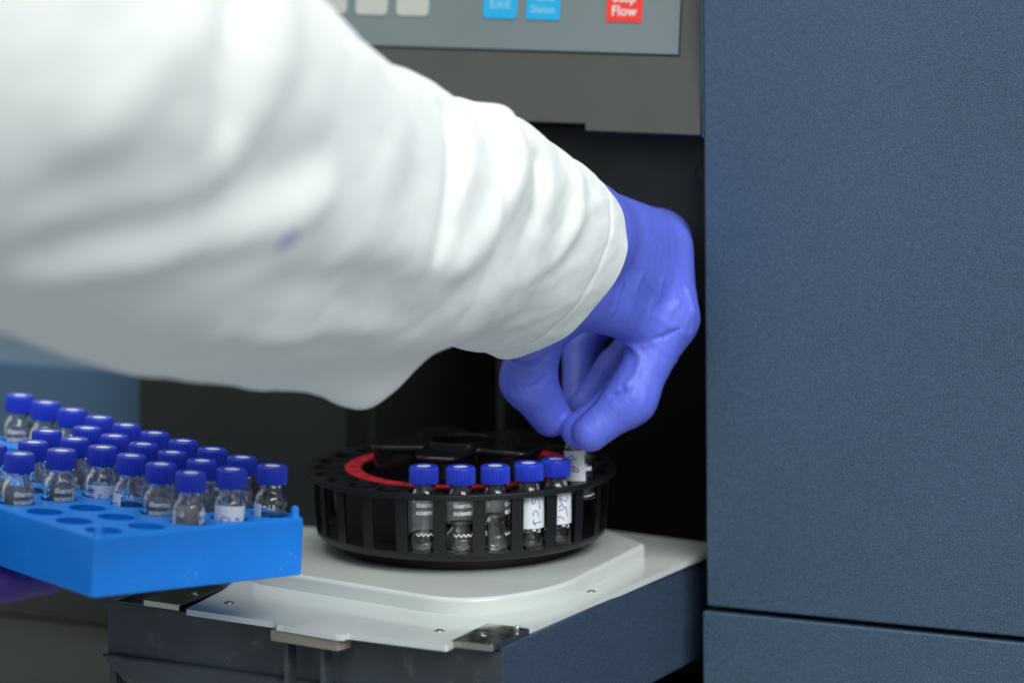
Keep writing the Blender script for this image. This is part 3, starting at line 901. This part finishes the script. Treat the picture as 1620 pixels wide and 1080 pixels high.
W = (41.9, -62.0, 128.5); Wf = (18.2, -105.0, 137.2)
iM, iP, iD, iT = (78.4, -14.0, 117.2), (80.2, -28.0, 93.0), (65.5, -42.0, 64.0), (50.0, -46.0, 52.0)
mM, mP, mD, mT = (79.6, 8.0, 117.6), (80.2, -6.0, 92.0), (66.5, -26.0, 63.5), (45.6, -39.0, 51.6)
rM, rP, rD, rT = (80.2, 28.0, 116.0), (78.8, 22.0, 84.0), (61.0, 8.0, 67.0), (49.0, -8.0, 56.0)
pM, pP, pD, pT = (74.8, 44.0, 111.0), (60.5, 42.0, 90.0), (47.5, 32.0, 72.0), (46.0, 16.0, 54.0)
tC, tM, tI, tT = (46.8, -60.0, 107.3), (29.4, -48.0, 91.8), (26.4, -40.0, 71.0), (35.0, -32.0, 56.0)
web1, web2, web3 = (43.0, -58.0, 100.4), (68.8, -36.0, 92.5), (78.8, -28.0, 94.0)
g = SDF((6, -118, 39), (102, 58, 160), 0.85)
palm = g.cone(Wf, W, 25, 22)
for (mc, r0, r1) in ((iM, 21, 11.8), (mM, 17, 11.2), (rM, 14, 10), (pM, 14, 9)):
    palm = smin(palm, g.cone(W, mc, r0, r1), 9)
palm = smin(palm, g.cone(tC, web2, 13, 8.5), 7)
palm = smin(palm, g.cone(web2, web3, 8.5, 8), 6)
palm = smin(palm, g.cone((60, -45, 112), (78, -21, 104), 13, 12), 8)
ff = [g.chain((iM, iP, iD, iT), (11.6, 10.9, 8.6, 7.2), 7), g.chain((mM, mP, mD, mT), (11.2, 10.4, 8.3, 6.9), 7),
      g.chain((rM, rP, rD, rT), (9.5, 8.8, 7.8, 6.6), 3), g.chain((pM, pP, pD, pT), (8.6, 7.8, 7.0, 6.0), 3)]
fing = ff[0]
for f_ in ff[1:]: fing = smin(fing, f_, 0.3)
hand = smin(palm, fing, 4.0)
th = g.chain((tC, tM, tI, tT), (12.5, 11.2, 10.2, 8.0), 4)
hand = smin(hand, th, 2.5)
# pinched folds of the glove (raised) and joint creases (cut)
def ridge(a, b, r, k=1.6):
    global hand
    hand = smin(hand, g.cone(a, b, r, r * 0.5), k)
def cut(a, b, r, k=1.0):
    global hand
    hand = -smin(-hand, g.cone(a, b, r, r * 0.6), k)
Xg, Yg, Zg = g.X
# broad soft wrinkling from the stretched glove
def rdg(p): return (1 - np.abs(np.sin(p))) ** 3
wr = rdg(0.30 * Zg + 0.32 * Xg + 0.9 * np.sin(0.12 * Yg + 0.1 * Xg)) * np.exp(-(((Zg - 92) / 11) ** 2 + ((Xg - 82) / 10) ** 2)) * 0.9
wr = wr + rdg(0.55 * Xg - 0.3 * Zg + np.sin(0.25 * Yg)) * np.exp(-(((Zg - 66) / 8) ** 2 + ((Xg - 66) / 8) ** 2)) * 0.7
wr = wr + rdg(0.36 * Xg + 0.16 * Zg + 0.8 * np.sin(0.12 * Zg)) * np.exp(-(((Zg - 116) / 16) ** 2 + ((Xg - 66) / 12) ** 2)) * 0.5
wr = wr + rdg(0.5 * Zg + 0.2 * Xg) * np.exp(-(((Zg - 74) / 8) ** 2 + ((Xg - 30) / 12) ** 2)) * 0.4
hand = hand - wr
# single tension folds and creases lying on the near side of the glove
base_hand = hand.copy()
def on_skin(x, z):
    i = int(round((x - g.lo[0]) / g.h)); k = int(round((z - g.lo[2]) / g.h))
    col = base_hand[i, :, k]; w_ = np.where(col < 0)[0]
    return (x, g.lo[1] + w_[0] * g.h, z) if len(w_) else None
def fold(pts, r, sign=1, k=1.1):
    global hand
    Q = [on_skin(*p) for p in pts]; Q = [q for q in Q if q is not None]
    for a, b in zip(Q[:-1], Q[1:]):
        c = g.cone((a[0], a[1] + 0.25 * sign, a[2]), (b[0], b[1] + 0.25 * sign, b[2]), r, r)
        hand = smin(hand, c, k) if sign > 0 else -smin(-hand, c, k)
for pts, r in (([(77.2, 87.6), (80.9, 97.2), (84.5, 100.1)], 0.9), ([(82.1, 84), (87, 92.4), (89.6, 97.3)], 0.8), ([(71.2, 94.8), (73.6, 102)], 0.8),
               ([(66.4, 106.9), (69.3, 113)], 0.8), ([(76, 102), (77.8, 109.3)], 0.7), ([(59.2, 64.0), (57.7, 53.6)], 0.7), ([(60.3, 62.1), (67, 56.1)], 0.9),
               ([(70, 70.6), (71.2, 65.7)], 0.7), ([(66.4, 83.9), (69.3, 80.3), (67.6, 74.2), (64, 70.6)], 1.1), ([(63, 86), (66.6, 84.5), (70.6, 84)], 1.0),
               ([(88, 104), (90, 96), (88.5, 88)], 0.8), ([(73, 82), (78, 78), (83, 77)], 0.8), ([(58, 100), (62, 112), (61, 124)], 0.6)):
    fold(pts, r)
for pts, r in (([(17.9, 81.3), (22, 79.2), (28.8, 80.0), (35, 84)], 0.8), ([(27, 70), (30, 71.5), (33, 74.5)], 0.7), ([(74, 87), (79, 88), (84, 90)], 0.55), ([(58, 66), (63, 68.5)], 0.7)):
    fold(pts, r, -1)
P, F = surface_nets(hand, g.lo, g.h)
np_object('hand', P, F, 'glove', person, 1)

# second hand under the rack, palm up
g2 = SDF((-360, -190, -75), (-110, 20, 60), 1.7)
ux = RZ @ Vector((1, 0, 0)); uy = RZ @ Vector((0, 1, 0)); uz = RZ @ Vector((0, 0, 1))
def under(x, y, z): return tuple(rk(x, y, z - 38.6))
w2 = under(-105, 92, -35)
h2 = g2.cone(under(-160, 94, -55), w2, 26, 22)
fing2 = None
for y0, ln, r in ((68, 6, 7), (86, 13, 7.6), (104, 9, 7.4), (121, -4, 7)):
    mc = under(-52, y0, -17); 
    h2 = smin(h2, g2.cone(w2, mc, 17, 11), 9)
    f_ = g2.chain((mc, under(-24 + ln * 0.5, y0 - 8, -10.5), under(-6 + ln * 0.8, y0 - 14, -r - 0.3), under(8 + ln, y0 - 18, -r + 0.2)), (10, r + 1, r, r - 1.4), 3)
    fing2 = f_ if fing2 is None else smin(fing2, f_, 0.7)
h2 = smin(h2, fing2, 4)
h2 = smin(h2, g2.chain((w2, under(-66, 64, -10), under(-40, 66, 6), under(-20.5, 70, 14)), (15, 12, 10, 8), 4), 3)
P, F = surface_nets(h2, g2.lo, g2.h)
np_object('hand', P, F, 'glove_purple_shaded', person, 2)

# ------------------------------------------------------------------ sleeves
SLEEVE = [((52.3, -82.0, 148.8), (17.2, -82.0, 87.5), 0.0), ((47.5, -90.0, 155.7), (12.1, -90.0, 89.7), 0.0), 
  ((42.7, -98.0, 161.7), (5.2, -98.0, 92.4), 0.0), ((34.1, -108.0, 169.7), (-1.6, -108.0, 95.3), 0.0), 
  ((25.3, -118.0, 176.9), (-6.2, -118.0, 97.8), 0.0), ((17.4, -128.0, 183.5), (-8.7, -128.0, 98.6), 0.0), 
  ((11.8, -138.0, 187.1), (-12.4, -138.0, 99.2), 0.5), ((5.6, -147.0, 188.4), (-15.9, -147.0, 99.5), 14.8), 
  ((0.4, -158.0, 189.2), (-21.9, -158.0, 99.9), 20.0), ((-5.6, -168.0, 194.9), (-30.4, -168.0, 100.1), 18.5), 
  ((-11.8, -182.0, 200.2), (-39.6, -182.0, 101.5), 13.9), ((-18.9, -198.0, 204.5), (-50.7, -198.0, 103.4), 12.0), 
  ((-24.8, -214.0, 208.4), (-61.6, -214.0, 105.5), 9.8), ((-31.5, -232.0, 215.6), (-73.0, -232.0, 108.4), 8.0), 
  ((-38.9, -252.0, 224.3), (-84.9, -252.0, 112.2), 6.6), ((-46.0, -272.0, 233.7), (-97.4, -272.0, 117.0), 5.7), 
  ((-54.5, -297.0, 245.1), (-110.8, -297.0, 123.7), 4.8), ((-64.3, -325.0, 258.2), (-123.2, -325.0, 132.3), 4.3), 
  ((-75.3, -355.0, 271.8), (-136.5, -355.0, 141.7), 3.8), ((-90.0, -395.0, 285.7), (-151.0, -395.0, 153.9), 2.7), 
  ((-109.9, -440.0, 298.9), (-170.1, -440.0, 166.3), 1.7), ((-137.0, -500.0, 310.9), (-195.5, -500.0, 179.4), 0.0), 
  ((-166.1, -560.0, 319.9), (-228.8, -560.0, 190.3), 0.0)]
FOLDS = [
  ([(-114.2, -433.2, 161.3), (-89.4, -408.3, 162.1), (-67.2, -380.9, 164.8), (-51.5, -357.2, 166.6), (-35.8, -330.8, 173.1)], 9, 2.8),
  ([(-109.6, -447.4, 171.3), (-80.6, -413.9, 174.1), (-55.1, -377.0, 180.6), (-34.3, -334.5, 186.5)], 10, -2.8),
  ([(-90.8, -467.0, 209.6), (-79.0, -451.4, 219.6), (-69.6, -434.6, 229.9)], 15, 3.5),
  ([(-59.9, -404.7, 204.8), (-59.2, -409.2, 224.4), (-58.0, -402.9, 237.6)], 8, -4),
  ([(-48.1, -368.8, 235.3), (-49.6, -382.6, 215.1), (-54.6, -388.2, 196.6), (-59.6, -395.2, 191.7)], 16, 3.5),
  ([(3.2, -197.6, 190.0), (6.6, -217.8, 172.2), (4.9, -227.5, 157.8), (1.7, -231.5, 144.2)], 6, -7),
  ([(16.3, -160.7, 182.0), (25.1, -171.8, 167.2), (20.3, -195.2, 147.5), (9.8, -213.3, 135.5)], 9, 6),
  ([(34.0, -151.5, 166.8), (36.1, -160.5, 151.2), (29.1, -176.9, 131.8), (15.9, -194.8, 122.3)], 5.5, -5),
  ([(42.6, -122.1, 159.7), (45.1, -128.2, 146.4), (39.0, -138.0, 127.5), (27.1, -175.5, 120.7)], 5, 2.5),
  ([(-69.3, -327.1, 128.6), (-42.2, -275.0, 117.1), (-15.6, -226.1, 108.7)], 6, 2.5),
  ([(-79.5, -315.2, 119.4), (-43.1, -258.1, 108.2), (-15.7, -212.9, 100.6)], 6, -2),
  ([(-4.9, -215.6, 111.3), (-15.3, -241.1, 119.9), (-30.2, -276.7, 129.2)], 7, -2.5),
  ([(-101.0, -466.0, 192.0), (-69.8, -415.3, 191.5), (-51.4, -379.1, 193.4)], 12, -2.5),
  ([(-21.3, -276.0, 206.6), (-13.7, -271.5, 186.0), (-17.3, -282.7, 164.9)], 14, 2),
  ([(-29.2, -297.3, 149.3), (-10.0, -257.0, 147.3), (5.7, -219.8, 134.6)], 10, 2),
  ([(-55.1, -333.9, 143.2), (-29.5, -290.0, 141.5), (-6.5, -235.0, 127.3)], 10, -2)]

def cr(P, u):
    """Catmull-Rom through rows of P at parameter array u (0..n-1)"""
    n = len(P); i = np.clip(np.floor(u).astype(int), 0, n - 2); t = (u - i)[:, None]
    p0 = P[np.clip(i - 1, 0, n - 1)]; p1 = P[i]; p2 = P[i + 1]; p3 = P[np.clip(i + 2, 0, n - 1)]
    return 0.5 * (2 * p1 + (-p0 + p2) * t + (2 * p0 - 5 * p1 + 4 * p2 - p3) * t ** 2 + (-p0 + 3 * p1 - 3 * p2 + p3) * t ** 3)

def seg_dist(P, a, b):
    ab = b - a; t = np.clip(((P - a) @ ab) / (ab @ ab), 0, 1)
    return np.linalg.norm(P - a - t[..., None] * ab, axis=-1)

def sleeve(stations, folds, nu, nt, depth_ratio, thick, hem):
    T = np.array([s[0] for s in stations]); B = np.array([s[1] for s in stations])
    u = np.linspace(0, 1, nu) ** 1.25 * (len(T) - 1)
    keel = cr(np.array([[s[2] if len(s) > 2 else 0.0] for s in stations]), u)
    T = cr(T, u); B = cr(B, u); Cn = (T + B) / 2
    tg = np.gradient(Cn, axis=0)
    for _ in range(12): tg[1:-1] = (tg[:-2] + 2 * tg[1:-1] + tg[2:]) / 4
    tg /= np.linalg.norm(tg, axis=1)[:, None]
    r1 = np.linalg.norm(T - B, axis=1) / 2
    n1 = (T - B) / (2 * r1[:, None])
    n2 = np.cross(n1, tg); n2 /= np.linalg.norm(n2, axis=1)[:, None]
    if n2[:, 1].mean() > 0: n2 = -n2
    Lc = np.concatenate([[0], np.cumsum(np.linalg.norm(np.diff(Cn, axis=0), axis=1))])[:, None]
    if hem: n2 = n2 * (1 - 0.08 * np.exp(-(Lc / 55) ** 2)) + 0.30 * n1 * np.exp(-(Lc / 55) ** 2)      # the cuff rides up on the near side of the wrist
    al = np.linspace(0, 2 * np.pi, nt, endpoint=False)
    S = Cn[:, None] + r1[:, None, None] * (np.sin(al)[None, :, None] * n1[:, None] + depth_ratio * np.cos(al)[None, :, None] * n2[:, None])
    da = (al + np.pi / 2 + 0.10 + np.pi) % (2 * np.pi) - np.pi          # slack cloth hanging below the arm
    S = S - n1[:, None] * (keel * np.exp(-(da / 0.27) ** 2)[None, :])[..., None]
    N = np.sin(al)[None, :, None] * n1[:, None] + np.cos(al)[None, :, None] * n2[:, None]
    N /= np.linalg.norm(N, axis=2)[..., None]
    disp = np.zeros(S.shape[:2])
    for pl, wd, am in folds:
        pl = np.array(pl); d = np.full(S.shape[:2], 1e9)
        for k in range(len(pl) - 1): d = np.minimum(d, seg_dist(S, pl[k], pl[k + 1]))
        disp += am * np.exp(-(d / wd) ** 2)
    L = np.concatenate([[0], np.cumsum(np.linalg.norm(np.diff(Cn, axis=0), axis=1))])[:, None]
    A = al[None, :]
    rng = np.random.default_rng(5)
    wob = 0
    for k in range(26):
        kv = rng.normal(size=3); kv /= np.linalg.norm(kv)
        fq = rng.uniform(0.025, 0.11)
        ph = rng.uniform(0, 6.28); kw = rng.normal(size=3) * 0.03
        wob = wob + (0.05 / fq) * np.sin((S @ kv) * fq + ph + 1.2 * np.sin(S @ kw)) * 0.40
    disp += wob * np.clip(L / 40, 0.25, 1)
    cr_ = 0                                       # fine crumpling, strongest near the cuff
    for k in range(14):
        kv = rng.normal(size=3); kv /= np.linalg.norm(kv)
        fq = rng.uniform(0.12, 0.34); ph = rng.uniform(0, 6.28); kw = rng.normal(size=3) * 0.06
        cr_ = cr_ + (0.06 / fq) * (1 - 2 * np.abs(np.sin((S @ kv) * fq + ph + 1.6 * np.sin(S @ kw + ph))) ** 0.8)
    disp += 0.42 * cr_ * (0.35 + 0.65 * np.exp(-L / 90)) * np.clip(L / 14, 0.3, 1)
    if hem:                                       # stitched hem: thicker turned band, groove at the stitch line
        disp += 0.12 / (1 + np.exp((L - 12) / 0.5)) - 0.6 * np.exp(-((L - 12.6 - 1.2 * np.sin(2 * A + 1)) / 1.0) ** 2) + 0.9 * np.sin(3 * A + 0.6) * np.exp(-L / 9) + 0.6 * np.sin(7 * A) * np.exp(-L / 6)
    S = S + N * disp[..., None]
    I = S - N * thick
    V = np.concatenate([S.reshape(-1, 3), I.reshape(-1, 3)])
    fs = []
    off = nu * nt
    for i in range(nu - 1):
        for k in range(nt):
            k2 = (k + 1) % nt
            fs.append((i * nt + k, i * nt + k2, (i + 1) * nt + k2, (i + 1) * nt + k))
            fs.append((off + i * nt + k, off + (i + 1) * nt + k, off + (i + 1) * nt + k2, off + i * nt + k2))
    for k in range(nt):
        k2 = (k + 1) % nt
        fs.append((k, off + k, off + k2, k2))
        e = (nu - 1) * nt
        fs.append((e + k, e + k2, off + e + k2, off + e + k))
    return V, np.array(fs)
Vv, Ff = sleeve(SLEEVE, FOLDS, 260, 180, 0.82, 0.6, True)
np_object('sleeve', Vv, Ff, 'coat', person, 0)
def rr_(p, dz): 
    a = Vector(p); return (tuple(a + Vector((0, 0, dz))), tuple(a - Vector((0, 0, dz))))
s2 = [rr_(under(-118, 93, -40), 32), rr_(under(-150, 96, -50), 36), rr_(under(-200, 102, -62), 42), rr_(under(-260, 110, -74), 46), rr_(under(-330, 117, -84), 50)]
Vv, Ff = sleeve(s2, [], 60, 64, 0.9, 1.0, True)
np_object('sleeve', Vv, Ff, 'coat', person, 1)
